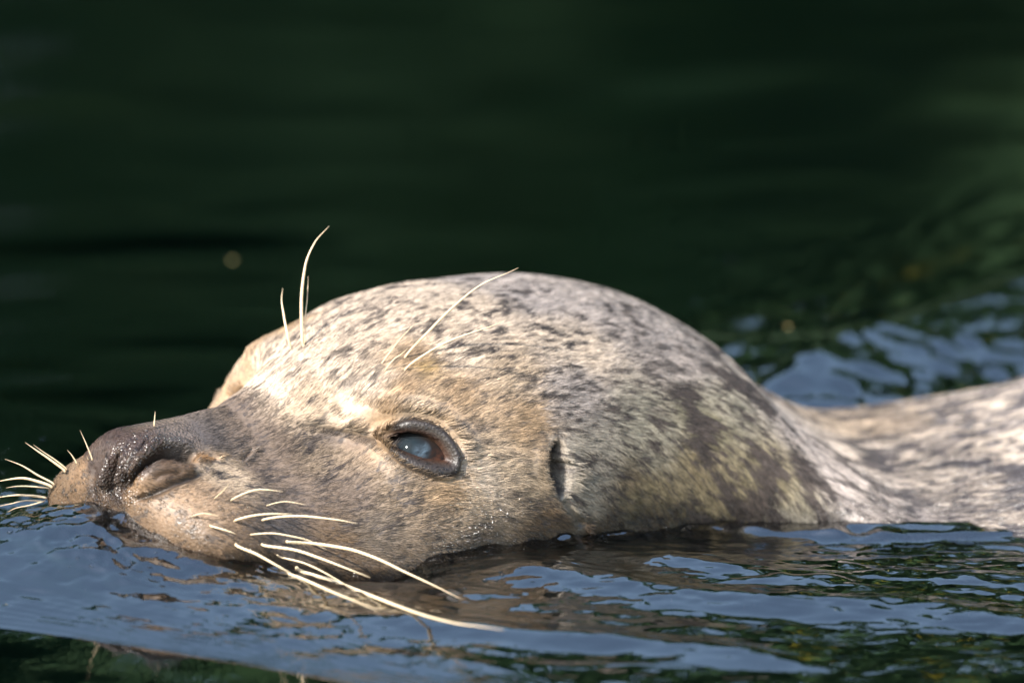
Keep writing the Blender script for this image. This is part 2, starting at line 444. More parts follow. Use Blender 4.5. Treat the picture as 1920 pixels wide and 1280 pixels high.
_d = np.linalg.norm(np.roll(G.P, -1, 1)-G.P, axis=-1); _c = np.concatenate([np.zeros((G.nu, 1)), np.cumsum(_d, 1)[:, :-1]], 1)
G.ARC = _c - _c[:, [int(np.argmin(np.abs(G.TH[0])))]]
def coat_full(P, T, arc, ein, eout):
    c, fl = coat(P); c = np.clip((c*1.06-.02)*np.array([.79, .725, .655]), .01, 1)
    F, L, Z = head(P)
    # flecks drawn out along the lie of the fur: use axis distance and height/lateral across it
    cx, cy, al = axis(T)
    lat = (P[:, 0]-cx)*np.sin(al) - (P[:, 1]-cy)*np.cos(al)
    ang = arc
    s_ = T - np.where(np.abs(ang) > 200, 0, 0)
    sh = T + np.abs(ang)*0.45; cr = np.abs(ang) - np.interp(T, _TQ, _TS)*sstep(0, 260, np.abs(ang))      # the coat lies back and down
    w1 = noise(T/60, ang/60, seed=41)*.5
    f1 = noise(sh/26+w1, cr/9+w1, seed=11); f2 = noise(sh/12, cr/4.6, seed=12)
    b1 = fbm(sh/80+w1, cr/44+w1, oct=2, seed=13); b2 = fbm(sh/34, cr/19, oct=2, seed=14)
    small = sstep(.18, .46, f1*.75+f2*.45)*.85 + sstep(.40, .7, f2)*.45
    grow = sstep(250, 700, T)
    big = sstep(.05, .22, b1*.7+b2*.5 + .05*grow + .30*np.clip(fl-1.2, -.6, 1))
    ring = np.maximum(sstep(.22, .08, np.abs(b1*.9+b2*.3)), sstep(.12, .24, noise(sh/150, cr/56, seed=19)*.8+b2*.35))                                          # pale-ringed body marks
    body = sstep(1050, 1500, T)
    muz = sstep(-470, -380, T)
    iso = sstep(.25, .55, noise(F/9, L/9, Z/9, 17)*.7+noise(F/22, L/22, Z/22, 18)*.5)
    small = small*muz + iso*.6*(1-muz)
    dark = np.clip(small*fl*1.4*(1-.35*grow) + big*grow*(1-body)*.95*fl + (ring*.85+.1)*body*(noise(T/230, ang/230, seed=9) > -.9), 0, 1)
    dk = np.array([.060, .047, .040])*(1-body)[:, None]*1.0 + np.array([.075, .066, .070])*body[:, None]
    c = c*(1-dark[:, None]) + np.minimum(dk, c)*dark[:, None]
    # bare dark eyelids
    lid = sstep(1, -6, eout)
    c = c*(1-lid[:, None]) + np.array([.024, .017, .013])*lid[:, None]
    inn = sstep(5, -6, ein)
    c = c*(1-inn[:, None]) + np.array([.05, .022, .012])*inn[:, None]
    return np.clip(c, 0.008, .9)

PV = G.P.reshape(-1, 3); TV = G.T.reshape(-1)
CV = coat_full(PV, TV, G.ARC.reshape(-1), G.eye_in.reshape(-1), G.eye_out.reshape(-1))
def soaked(P, x):
    wl = WL + np.interp(x, [0, 250, 450, 650, 750, 1000], [150, 140, 40, -30, -20, 0])
    return sstep(wl+105, wl+38, P[:, 2] + 30*noise(P[:, 0]/38, P[:, 1]/38, seed=31) + 14*noise(P[:, 0]/12, P[:, 1]/12, seed=33))
SOAK = soaked(PV, project(PV)[0]); CV = CV*(1-.38*SOAK)[:, None]
for msk, kk in ((G.nos, .97), (G.nos2, .97), (G.ear, .95), (G.cr, .75), (G.fw, .8), (G.ph, .5), (G.fe, .93)):  # shade painted into nostrils, ear and creases; fe is the dark far eye
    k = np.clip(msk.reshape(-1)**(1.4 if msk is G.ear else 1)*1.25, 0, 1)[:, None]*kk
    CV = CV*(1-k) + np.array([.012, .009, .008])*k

# nose leather mask: bare, pebbled skin
def px_mask(pts, soft=10):
    x, y, z = project(PV); d = poly_sd(x, y, pts)
    near = (np.einsum('ij,ij->i', PV-CAMP, NRM.reshape(-1, 3)) < 0)
    return sstep(soft*.5, -soft, d)*near
NOSE = px_mask([(172,950),(178,895),(196,855),(208,830),(220,790),(260,765),(320,765),(365,790),(388,825),(376,852),(340,846),(310,842),(275,880),(262,930),(240,955)], 14)
BARE = (1-.9*np.clip(G.nos+G.nos2, 0, 1).reshape(-1))*np.clip(NOSE + sstep(1, -9, G.eye_out.reshape(-1))*.32, 0, 1); HAIRLESS = np.clip(NOSE + sstep(0, -8, G.eye_out.reshape(-1)), 0, 1)

def color_attr(me, name, data, domain='POINT'):
    a = me.attributes.new(name, 'FLOAT_COLOR', domain)
    d = np.ones((len(data), 4), np.float32); d[:, :3] = data; a.data.foreach_set('color', d.ravel())
def float_attr(me, name, data, domain='POINT'):
    a = me.attributes.new(name, 'FLOAT', domain); a.data.foreach_set('value', np.ascontiguousarray(data, dtype=np.float32))

m = Mat('seal_skin')
at = m.new('ShaderNodeAttribute', attribute_name='coat'); ab = m.new('ShaderNodeAttribute', attribute_name='bare')
nz = m.new('ShaderNodeTexNoise', Scale=900.0, Detail=3.0); vo = m.new('ShaderNodeTexVoronoi', Scale=1150.0)
tc = m.new('ShaderNodeTexCoord'); m.link(tc.outputs['Object'], nz.inputs['Vector']); m.link(tc.outputs['Object'], vo.inputs['Vector'])
mx = m.new('ShaderNodeMix', data_type='RGBA', blend_type='MULTIPLY'); mx.inputs['Factor'].default_value = .6
rp = m.new('ShaderNodeValToRGB'); rp.color_ramp.elements[0].position = .3; rp.color_ramp.elements[1].position = .7
rp.color_ramp.elements[0].color = (.55, .5, .48, 1)
m.link(nz.outputs['Fac'], rp.inputs['Fac']); m.link(at.outputs['Color'], mx.inputs['A']); m.link(rp.outputs['Color'], mx.inputs['B'])
m.link(mx.outputs['Result'], m.b.inputs['Base Color'])
bp = m.new('ShaderNodeBump', Strength=1.0, Distance=.0005)
ml = m.new('ShaderNodeMath', operation='MULTIPLY'); m.link(vo.outputs['Distance'], ml.inputs[0]); m.link(ab.outputs['Fac'], ml.inputs[1])
ad = m.new('ShaderNodeMath', operation='ADD'); mn = m.new('ShaderNodeMath', operation='MULTIPLY'); mn.inputs[1].default_value = .35
m.link(nz.outputs['Fac'], mn.inputs[0]); m.link(ml.outputs[0], ad.inputs[0]); m.link(mn.outputs[0], ad.inputs[1])
m.link(ad.outputs[0], bp.inputs['Height']); m.link(bp.outputs['Normal'], m.b.inputs['Normal'])
rr = m.new('ShaderNodeMapRange'); rr.inputs['To Min'].default_value = .55; rr.inputs['To Max'].default_value = .22
m.link(ab.outputs['Fac'], rr.inputs['Value']); m.link(rr.outputs['Result'], m.b.inputs['Roughness'])
SKIN = m.m

i, j = np.meshgrid(np.arange(G.nu-1), np.arange(G.nv), indexing='ij'); j2 = (j+1) % G.nv
Q = np.stack([i*G.nv+j2, (i+1)*G.nv+j2, (i+1)*G.nv+j, i*G.nv+j], -1).reshape(-1, 4)
seal = mesh_from('seal', tow(PV), Q, SKIN)
tag(seal, 'spotted grey and cream seal swimming with its head above the dark green water', 'seal')
color_attr(seal.data, 'coat', CV); float_attr(seal.data, 'bare', np.clip(BARE + .45*SOAK, 0, 1))

# ---- eyes ---------------------------------------------------------------------
m = Mat('eye_wet')
tc = m.new('ShaderNodeTexCoord'); sx = m.new('ShaderNodeSeparateXYZ'); m.link(tc.outputs['Object'], sx.inputs[0])
def sph(center, r0, r1):
    d = m.new('ShaderNodeVectorMath', operation='DISTANCE'); m.link(tc.outputs['Object'], d.inputs[0]); d.inputs[1].default_value = center
    r = m.new('ShaderNodeMapRange'); r.inputs['From Min'].default_value = r0; r.inputs['From Max'].default_value = r1
    r.inputs['To Min'].default_value = 1; r.inputs['To Max'].default_value = 0; m.link(d.outputs['Value'], r.inputs['Value']); return r
R_EYE = 108.0
pin = INFO['eye'][0]; eF, eZ = pin[:, 0].mean(), pin[:, 1].mean(); eL = INFO['eye'][2]
rim = np.stack([pin[:, 0], eL, pin[:, 1]], -1); rc_ = rim.mean(0)
eo = np.linalg.svd(rim-rc_)[2][2]; eo = eo*np.sign(eo[1])
cF, cL, cZ = rc_ - eo*(math.sqrt(R_EYE**2-72**2) + 31.0)
def from_head(f, l, z):
    return np.array([-f*math.cos(YAW)+l*math.sin(YAW), -f*math.sin(YAW)-l*math.cos(YAW), z])
Re = R_EYE*K
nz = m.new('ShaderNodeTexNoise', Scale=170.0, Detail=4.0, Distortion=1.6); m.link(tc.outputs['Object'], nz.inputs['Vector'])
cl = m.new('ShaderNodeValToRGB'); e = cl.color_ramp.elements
e[0].position = .36; e[0].color = (.012, .016, .020, 1); e[1].position = .68; e[1].color = (.06, .085, .11, 1)  # swirl colours of the painted sky reflection
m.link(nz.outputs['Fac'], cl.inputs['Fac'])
EYEMAT = m; EYESKY = cl
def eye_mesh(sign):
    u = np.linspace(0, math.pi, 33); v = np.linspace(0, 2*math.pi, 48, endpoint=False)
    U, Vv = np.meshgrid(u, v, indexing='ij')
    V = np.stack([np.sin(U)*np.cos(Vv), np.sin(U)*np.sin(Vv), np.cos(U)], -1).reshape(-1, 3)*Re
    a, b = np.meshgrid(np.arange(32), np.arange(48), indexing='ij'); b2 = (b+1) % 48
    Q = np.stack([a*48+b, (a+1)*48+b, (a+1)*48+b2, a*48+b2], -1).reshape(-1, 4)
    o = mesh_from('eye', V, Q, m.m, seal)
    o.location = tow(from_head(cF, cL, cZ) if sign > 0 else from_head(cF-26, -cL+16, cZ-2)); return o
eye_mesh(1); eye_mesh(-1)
ec = from_head(cF, cL, cZ)
def eye_pt(px, py):                       # point of the near eyeball seen at a picture position, in the eye's own axes
    d = at_depth(px, py, 1000.0) - CAMP; d /= np.linalg.norm(d); o = CAMP-ec
    b = o@d; c = o@o - R_EYE**2; t = -b - math.sqrt(max(b*b-c, 0)); return tuple((o+d*t)*K)
sky_patch = sph(eye_pt(790, 843), 6*K, 20*K); limb = sph(eye_pt(768, 846), 20*K, 44*K); iris = sph(eye_pt(822, 858), 4*K, 20*K)  # pale blue patch: the sky's reflection painted into the eye colour
mix1 = m.new('ShaderNodeMix', data_type='RGBA'); mix1.inputs['A'].default_value = (.012, .008, .006, 1)
mix1.inputs['B'].default_value = (.008, .014, .018, 1); m.link(limb.outputs[0], mix1.inputs['Factor'])
mix2 = m.new('ShaderNodeMix', data_type='RGBA'); m.link(sky_patch.outputs[0], mix2.inputs['Factor']); m.link(mix1.outputs['Result'], mix2.inputs['A']); m.link(cl.outputs['Color'], mix2.inputs['B'])
mix3 = m.new('ShaderNodeMix', data_type='RGBA'); mix3.inputs['B'].default_value = (.045, .018, .010, 1)
mm = m.new('ShaderNodeMath', operation='MULTIPLY'); nz2 = m.new('ShaderNodeTexNoise', Scale=420.0); m.link(tc.outputs['Object'], nz2.inputs['Vector'])
r2 = m.new('ShaderNodeMapRange'); r2.inputs['From Min'].default_value = .45; r2.inputs['From Max'].default_value = .65; m.link(nz2.outputs['Fac'], r2.inputs['Value'])
m.link(iris.outputs[0], mm.inputs[0]); m.link(r2.outputs[0], mm.inputs[1]); m.link(mm.outputs[0], mix3.inputs['Factor'])
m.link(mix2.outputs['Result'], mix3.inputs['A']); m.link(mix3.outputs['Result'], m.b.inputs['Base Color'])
m.set(Roughness=.03, IOR=1.33, Specular_IOR_Level=.2)

# ---- fur ------------------------------------------------------------------------
def quad_area(P):
    du = np.roll(P, -1, 1)[:-1] - P[:-1]; dv = P[1:] - P[:-1]
    return np.linalg.norm(np.cross(du, dv), axis=-1)
A = quad_area(G.P)
xs, ys, zs = project(G.P); fc = -np.einsum('ijk,ijk->ij', (G.P-CAMP)/np.linalg.norm(G.P-CAMP, axis=-1, keepdims=True), NRM)
wv = sstep(-.55, .05, fc)*sstep(-260, -60, xs)*sstep(2300, 2060, xs)*sstep(WL-190, WL-60, G.P[..., 2])
wv *= 1-.55*sstep(1500, 1700, xs)
wv *= (1-.985*HAIRLESS.reshape(G.nu, G.nv))*(1-.97*np.clip(G.fe+G.nos**2+G.nos2**2+G.cr**4*.8+.8*G.ear, 0, 1))
wv *= 1-.5*sstep(-470, -540, G.T)
Wc = (A*wv[:-1]).ravel(); Wc /= Wc.sum()
NF = 380000
cell = np.searchsorted(np.cumsum(Wc), rng.random(NF)*.999999)
ci, cj = cell // G.nv, cell % G.nv
fu, fv = rng.random(NF)[:, None], rng.random(NF)[:, None]
def bil(Ar):
    a = Ar.reshape(G.nu, G.nv, -1); c2 = (cj+1) % G.nv
    return (a[ci, cj]*(1-fu)+a[ci+1, cj]*fu)*(1-fv) + (a[ci, c2]*(1-fu)+a[ci+1, c2]*fu)*fv
RP = bil(G.P); RN = bil(G.N0 if False else NRM); RN /= np.linalg.norm(RN, axis=1, keepdims=True)
RT = bil(G.T)[:, 0]
dU = np.gradient(G.P, axis=0); back = bil(dU); back /= np.linalg.norm(back, axis=1, keepdims=True)
sideness = np.clip(1-RN[:, 2], 0, 1.3)
down = np.array([0, 0, -1.0])
kd = np.interp(RT, [-500, -250, 0, 300, 700, 1200, 2000], [.35, .45, .42, .75, .95, .7, .5])*sstep(.1, .9, sideness)
kd = kd - .42*sstep(250, 50, RT)*sstep(-420, -250, RT)*sstep(20, 90, RP[:, 2])*(.4+sideness)
flow = back + down*kd[:, None]
# the fur parts round the eye
ef = np.stack([noise(RP[:, 0]/55, RP[:, 1]/55, RP[:, 2]/55, s) for s in (21, 22, 23)], -1)
flow = flow + ef*.13
flow -= RN*np.einsum('ij,ij->i', flow, RN)[:, None]; flow /= np.linalg.norm(flow, axis=1, keepdims=True)
side = np.cross(RN, flow)
ln = np.interp(RT, [-548, -450, -300, 0, 400, 1200], [12, 16, 20, 24, 28, 32])*(.65+.6*rng.random(NF))
x_, y_, z_ = project(RP)
wl_ = WL + np.interp(x_, [0, 250, 450, 650, 750, 1000], [150, 140, 40, -30, -20, 0])
wet = soaked(RP, x_)
ln = ln*(1-.25*wet)
ep = poly_sd(x_, y_, [(1012,810),(1060,812),(1072,860),(1070,940),(1040,940),(1015,880)]); ln = ln*(1-.6*sstep(12, -8, ep)); _f, _l, _z = head(RP); ln = ln*np.where((_l < -140) & (_f > -110) & (_f < 140) & (_z < 80), .4, 1)
lift = (.05+.10*rng.random(NF))*(1-.3*wet)
# clumps: the tips of neighbours lean together
cs = 13.0
kx, ky, kz = [np.floor(RP[:, a]/cs + .6*noise(RP[:, 0]/30, RP[:, 1]/30, RP[:, 2]/30, 50+a)) for a in range(3)]
cc = np.stack([(kx+.2+.6*_h(kx, ky, kz, 61))*cs, (ky+.2+.6*_h(kx, ky, kz, 62))*cs, (kz+.2+.6*_h(kx, ky, kz, 63))*cs], -1)
pull = np.einsum('ij,ij->i', cc-RP, side); pull = np.clip(pull, -9, 9)*(.28+.5*wet)
tw = rng.normal(0, .09, NF) + (_h(kx, ky, kz, 64)-.5)*.26
NP = 5
tt = np.linspace(0, 1, NP)
pts = np.zeros((NF, NP, 3), np.float32)
for k, s_ in enumerate(tt):
    pts[:, k] = RP - RN*1.5 + flow*(ln*s_)[:, None] + RN*(ln*lift*(s_ - .45*s_*s_) + 1.5*s_)[:, None] + side*(pull*s_*s_ + tw*ln*s_*s_)[:, None]
rad = (2.6 + 1.4*rng.random(NF))*.145
rad *= np.interp(RT, [-500, 0, 1300], [.9, 1, 1.3])
RAD = rad[:, None]*np.array([.8, 1, .95, .7, .15])[None, :]
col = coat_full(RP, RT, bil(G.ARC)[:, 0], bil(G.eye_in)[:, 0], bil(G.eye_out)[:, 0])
_k = (np.clip(bil(G.cr)[:, 0]*.8+bil(G.fw)[:, 0]*.8+bil(G.nos)[:, 0]*.6, 0, 1)*.8)[:, None]; col = col*(1-_k) + .012*_k  # the painted groove shade, carried onto the strands
var = 1 + rng.normal(0, .24, NF) + (_h(kx, ky, kz, 65)-.5)*.55
tipd = rng.random(NF) < .10
col = col*np.clip(var, .4, 1.7)[:, None]*np.where(tipd, .45, 1)[:, None]
col = col*(1-.5*wet)[:, None]
hc = bpy.data.hair_curves.new('fur'); hc.add_curves([NP]*NF)
hc.attributes['position'].data.foreach_set('vector', tow(pts.reshape(-1, 3)).astype(np.float32).ravel()) if 'position' in hc.attributes else None
ra = hc.attributes.get('radius') or hc.attributes.new('radius', 'FLOAT', 'POINT')
ra.data.foreach_set('value', (RAD*K).astype(np.float32).ravel())
color_attr(hc, 'tint', np.clip(col, .01, .9), 'CURVE')
float_attr(hc, 'wet', wet, 'CURVE')
m = Mat('fur')
wa = m.new('ShaderNodeAttribute', attribute_name='wet'); wr = m.new('ShaderNodeMapRange'); wr.inputs['To Min'].default_value = .38; wr.inputs['To Max'].default_value = .16
m.link(wa.outputs['Fac'], wr.inputs['Value']); m.link(wr.outputs['Result'], m.b.inputs['Roughness'])
at = m.new('ShaderNodeAttribute', attribute_name='tint'); hi = m.new('ShaderNodeHairInfo')
m.link(at.outputs['Color'], m.b.inputs['Base Color']); m.set(Roughness=.38, Specular_IOR_Level=.38)
hc.materials.append(m.m)
fur = bpy.data.objects.new('fur', hc); COL.objects.link(fur); fur.parent = seal; fur['kind'] = 'stuff'

# ---- whiskers ---------------------------------------------------------------------
m = Mat('whisker'); m.set(Roughness=.35, Subsurface_Weight=.0)
m.b.inputs['Base Color'].default_value = (.80, .66, .45, 1)
tr = m.new('ShaderNodeBsdfTranslucent'); tr.inputs['Color'].default_value = (.85, .72, .5, 1)
ms = m.new('ShaderNodeMixShader'); ms.inputs[0].default_value = .35
m.link(m.b.outputs[0], ms.inputs[1]); m.link(tr.outputs[0], ms.inputs[2]); m.link(ms.outputs[0], m.out.inputs['Surface'])
WM = m.m
def tube(name, C, r, mat, parent=seal, n=8, bead=0.0, bl=9.0):
    C = np.asarray(C, float); d = np.concatenate([[0], np.cumsum(np.linalg.norm(np.diff(C, axis=0), axis=1))])
    q = np.arange(0, d[-1], 2.2); q = np.append(q, d[-1])
    C = np.stack([pchip(d, C[:, a], q) for a in range(3)], -1) if len(C) > 2 else np.stack([np.interp(q, d, C[:, a]) for a in range(3)], -1)
    rr = np.interp(q/d[-1], np.linspace(0, 1, len(r)), r)*(1+bead*np.sin(q/bl*2*math.pi))
    tn = np.gradient(C, axis=0); tn /= np.linalg.norm(tn, axis=1, keepdims=True)
    up = np.array([.1, -.9, .4]); a = np.cross(tn, up); a /= np.linalg.norm(a, axis=1, keepdims=True); b = np.cross(tn, a)
    th = np.arange(n)/n*2*math.pi
    V = C[:, None] + rr[:, None, None]*(np.cos(th)[None, :, None]*a[:, None] + np.sin(th)[None, :, None]*b[:, None])
    i, j = np.meshgrid(np.arange(len(C)-1), np.arange(n), indexing='ij'); j2 = (j+1) % n
    Q = np.stack([i*n+j, i*n+j2, (i+1)*n+j2, (i+1)*n+j], -1).reshape(-1, 4)
    return mesh_from(name, tow(V.reshape(-1, 3)), Q, mat, parent)
WH = [ # picture line from root to tip, how far the tip comes towards the camera (u), root radius, beading
 ([(541,636),(532,590),(528,560),(530,540)], -30, 3.6, .05, (543,650)), ([(567,636),(565,570),(572,500),(590,455),(617,424)], -20, 4.6, .05, (568,645)),
 ([(572,600),(576,560),(578,518)], -25, 1.6, 0, (570,640)),
 ([(765,662),(800,625),(850,575),(905,532),(955,510),(972,502)], 60, 3.4, .04, (757,672)), ([(715,682),(735,655),(755,630),(780,605)], 30, 1.8, 0, (718,680)),
 ([(762,690),(800,662),(840,640),(885,623),(930,608),(950,598)], 60, 2.7, .04, (757,695)), ([(722,695),(740,672),(752,664),(765,652)], 20, 2.0, 0, None),
 ([(433,938),(460,924),(490,917),(530,921)], 45, 2.6, .10, None),
 ([(440,976),(470,967),(505,963),(548,963)], 55, 3.2, .14, None), ([(492,975),(530,968),(580,968),(625,973),(670,981)], 70, 3.4, .12, None),
 ([(394,985),(415,991),(442,1000)], 30, 2.6, .15, None),
 ([(538,1015),(600,1020),(650,1028),(700,1044),(760,1072),(820,1100),(862,1121)], 230, 4.6, .10, None),
 ([(491,1020),(550,1030),(600,1046),(650,1065),(694,1082)], 120, 4.2, .14, None),
 ([(442,1020),(480,1038),(520,1060),(552,1078)], 150, 4.0, .18, None), ([(508,1064),(560,1082),(620,1108),(670,1128),(708,1144)], 390, 4.6, .16, None),
 ([(556,1063),(620,1087),(700,1118),(780,1148),(850,1167),(900,1174),(945,1180)], 620, 5.2, .10, None),
 ([(402,935),(420,918),(430,906)], 25, 1.4, 0, None),
 ([(470,1002),(520,1000),(570,1010),(612,1030)], 90, 2.2, .1, None), ([(360,968),(382,962),(410,966)], 40, 1.8, .1, None), ([(500,948),(540,940),(575,946)], 50, 1.6, .1, None),
 ([(520,1040),(570,1055),(630,1085),(672,1112)], 150, 2.6, .12, None),
 ([(122,884),(95,862),(70,845),(47,829)], 10, 3.6, .06, None), ([(125,880),(105,863),(80,846),(62,833)], 20, 2.2, .06, None),
 ([(144,869),(136,855),(126,843)], 10, 2.4, 0, None), ([(173,862),(163,835),(150,806)], 10, 2.0, .1, None), ([(166,862),(163,856)], 5, 1.6, 0, None),
 ([(101,908),(70,890),(40,872),(9,860)], 10, 3.0, .06, None), ([(97,913),(70,902),(40,896),(-10,903)], 10, 4.2, .04, None),
 ([(93,916),(65,912),(35,911),(11,914)], 10, 2.4, .1, None), ([(86,933),(60,929),(30,928),(-10,933)], 10, 3.6, .04, None), ([(82,940),(50,938),(20,944),(-10,950)], 10, 2.2, .1, None), ([(84,938),(55,947),(30,952),(10,962)], 10, 2.0, .1, None),
 ([(289,798),(290,785),(291,771)], 5, 2.2, .1, None),
]
for line, out, r, bead, root in WH:
    rt = pk(*(root or line[0])); z0 = depth(rt) - 1.5
    P = np.array(line, float); s = np.concatenate([[0], np.cumsum(np.hypot(*np.diff(P, axis=0).T))]); s /= s[-1]
    C = [at_depth(x, y, z0 - out*(.45*t+.55*t**1.3)) for (x, y), t in zip(P, s)]
    nn = (CAMP-rt)/np.linalg.norm(CAMP-rt)
    C = [rt - nn*3] + C if root else [C[0]-nn*4] + C
    r *= .66
    tube('whisker', C, [r*.95, r, r*.92, r*.74, r*.46, r*.10], WM, bead=bead)

# ---- drops of water caught in the wet coat and on the lids
m = Mat('water_drop'); m.n.remove(m.b)
a_ = m.new('ShaderNodeBsdfTransparent'); b_ = m.new('ShaderNodeBsdfGlossy', Roughness=.08); f_ = m.new('ShaderNodeFresnel', IOR=1.45); x_m = m.new('ShaderNodeMixShader')
m.link(f_.outputs[0], x_m.inputs[0]); m.link(a_.outputs[0], x_m.inputs[1]); m.link(b_.outputs[0], x_m.inputs[2]); m.link(x_m.outputs[0], m.out.inputs['Surface'])
DR = []
for (x0, y0, sx_, sy_, n) in [(150,915,45,22,120),(215,930,40,18,90),(330,955,60,18,110),(440,985,50,30,70),(900,965,42,26,230),(870,1010,70,14,110),(930,985,25,25,50),(1240,1005,70,10,60),(640,1080,110,30,50),
                              (765,798,42,5,30),(810,885,40,7,26),(740,868,14,8,10),(862,850,5,20,10),(240,870,22,26,110),(300,825,26,12,60),(455,858,8,8,8)]:
    DR += [(x0+rng.normal()*sx_, y0+rng.normal()*sy_) for _ in range(n)]
ico = [(0,0,1)] + [(math.cos(a)*.8, math.sin(a)*.8, .6) for a in np.arange(6)*math.pi/3] + [(math.cos(a), math.sin(a), -.2) for a in np.arange(6)*math.pi/3+.5]
ico = np.array(ico); VD = []; QD = []
for x, y in DR:
    p, n = pk(x, y, 'n'); r = rng.uniform(.9, 2.3)*(1.5 if rng.random() < .08 else 1)
    a = np.cross(n, [0, 0, 1.0]); a /= np.linalg.norm(a)+1e-9; b = np.cross(n, a)
    o_ = len(VD)*13; lift_ = 1.0 if (poly_sd(np.array([x]), np.array([y]), EYE_OUT)[0] < 3 or x < 350) else 6.0
    VD.append(p + n*lift_ + r*(ico[:, :1]*a*1.5 + ico[:, 1:2]*b + ico[:, 2:]*n))
    for k in range(6):
        k2 = (k+1) % 6; QD += [(o_, o_+1+k, o_+1+k2, o_+1+k2), (o_+1+k, o_+7+k, o_+7+k2, o_+1+k2)]
VD = tow(np.concatenate(VD)); QD = np.array(QD)
tri = QD[0::2, :3]; me_q = np.concatenate([tri, QD[1::2][:, [0, 1, 2]], QD[1::2][:, [0, 2, 3]]])
dro = mesh_from('water_drops', VD, me_q, m.m, seal); dro['kind'] = 'stuff'

# ================================================================ the water
def ax_(lo, hi, step, far):
    a = list(np.arange(lo, hi, step)); s = step
    b = [a[-1]];
    while b[-1] < far: s *= 1.22; b.append(b[-1]+s)
    s = step; c = [lo]
    while c[-1] > -far: s *= 1.22; c.append(c[-1]-s)
    return np.array(c[:0:-1] + a + b[1:])
FAR = 60/K
GX = ax_(-800, 1500, 3.0, FAR)
ya = list(np.arange(-1350, 500, 3.6)) + list(np.arange(500, 1300, 7.0)) + list(np.arange(1300, 5200, 15.0))
s = 15.0; yb = [ya[-1]]
while yb[-1] < FAR: s *= 1.22; yb.append(yb[-1]+s)
s = 3.6; yc = [ya[0]]
while yc[-1] > -FAR: s *= 1.22; yc.append(yc[-1]-s)
GY = np.array(yc[:0:-1] + ya + yb[1:])
XX, YY = np.meshgrid(GX, GY, indexing='ij')

def seal_dist():
    """rough plan distance from the seal's outline at the water (u), negative inside"""
    cx, cy, al = axis(np.arange(-548, 4000, 12.0)); ts = np.arange(-548, 4000, 12.0)
    kq = np.sqrt(KN[:, 0]-T0); W = pchip(kq, KN[:, 1], np.sqrt(np.maximum(ts-T0, 0)))
    W = W*np.interp(ts, [-548, 900, 1200, 1800, 4000], [1, 1, .86, .72, .7])
    best = np.full(XX.shape, 1e9)
    near = (np.abs(XX-600) < 2600) & (np.abs(YY-200) < 2600)
    x, y = XX[near], YY[near]; b = np.full(x.shape, 1e9)
    for a, c, w in zip(cx, cy, W): b = np.minimum(b, np.hypot(x-a, y-c)-w)
    best[near] = b; return best
SD = seal_dist()
def gau(x, w): return np.exp(-(x/w)**2)
def wpt(px, py):                         # where the picture position falls on the still water, in u
    Y = (792 - WL*CE*1.0 - py)/SE; return px-612, Y

H = np.zeros(XX.shape)
# bow wave: signed distance ahead of its foot line (towards the camera side)
ax0, ay0 = wpt(0, 1162+39); ax1, ay1 = wpt(700, 1248+32)
dx, dy = ax1-ax0, ay1-ay0; L_ = math.hypot(dx, dy); dx /= L_; dy /= L_
foot = (XX-ax0)*(dy) - (YY-ay0)*(dx)                      # >0 towards the camera
foot = foot + 10*noise(XX/260, YY/260, seed=71) - 0.00010*((XX-ax0)*dx+(YY-ay0)*dy-200)**2*.6
along = (XX-ax0)*dx + (YY-ay0)*dy
rise = np.clip(-foot, 0, None); ramp = np.where(rise < 14, rise*rise/28, rise-7)      # soft foot, then a steady face
face = np.minimum(ramp*.235, 105)
face = 96*np.tanh(ramp*.30/96)
H += np.interp(along, [-400, 300, 900, 1500], [1, 1, .5, .1])*np.where(foot > 0, np.clip(40-.06*foot, 0, 40), 40*np.exp(np.minimum(foot, 0)/900))
nx, ny = -401, -361
dn = np.hypot(XX-nx-30, (YY-ny+20))
H += face*gau(np.minimum(along+250, 0)*.5, 500)*np.interp(along, [-400, 0, 500, 1100, 1700], [1, 1, .62, .34, .12])*gau(np.clip(YY+350, 0, None), 260)
# water heaped against the muzzle
H += 56*gau(np.hypot((XX+430)/1.35, (YY+390)/1.0), 190)*1.0
# trough along the cheek
H += -70*gau(np.hypot((XX-40)/1.25, (YY+350)/.9), 140)
# collar where the water climbs the coat
H += (13+9*noise(XX/50, YY/50, seed=90))*np.exp(-np.clip(SD, 0, None)/17)*sstep(0, 400, XX)
# ridges running back on the near side
def ridge(px0, py0, px1, py1, amp, w, f0=150, f1=300, sk=0, wob=20, seed=80):
    a, b = wpt(px0, py0); c, d = wpt(px1, py1); ux, uy = c-a, d-b; l = math.hypot(ux, uy); ux /= l; uy /= l
    s_ = (XX-a)*ux+(YY-b)*uy; p = (XX-a)*uy-(YY-b)*ux + wob*noise(XX/180, YY/300, seed=seed) 
    return amp*gau(p, w)*sstep(-f0, f0*.3, s_)*sstep(l+f1, l-f1*.3, s_)
H += ridge(1000, 1130, 1950, 1175, 17, 70, seed=81) + ridge(700, 1200, 1350, 1236, 12, 48, seed=82)
H += ridge(1150, 1085, 1500, 1110, 8, 50, seed=83)
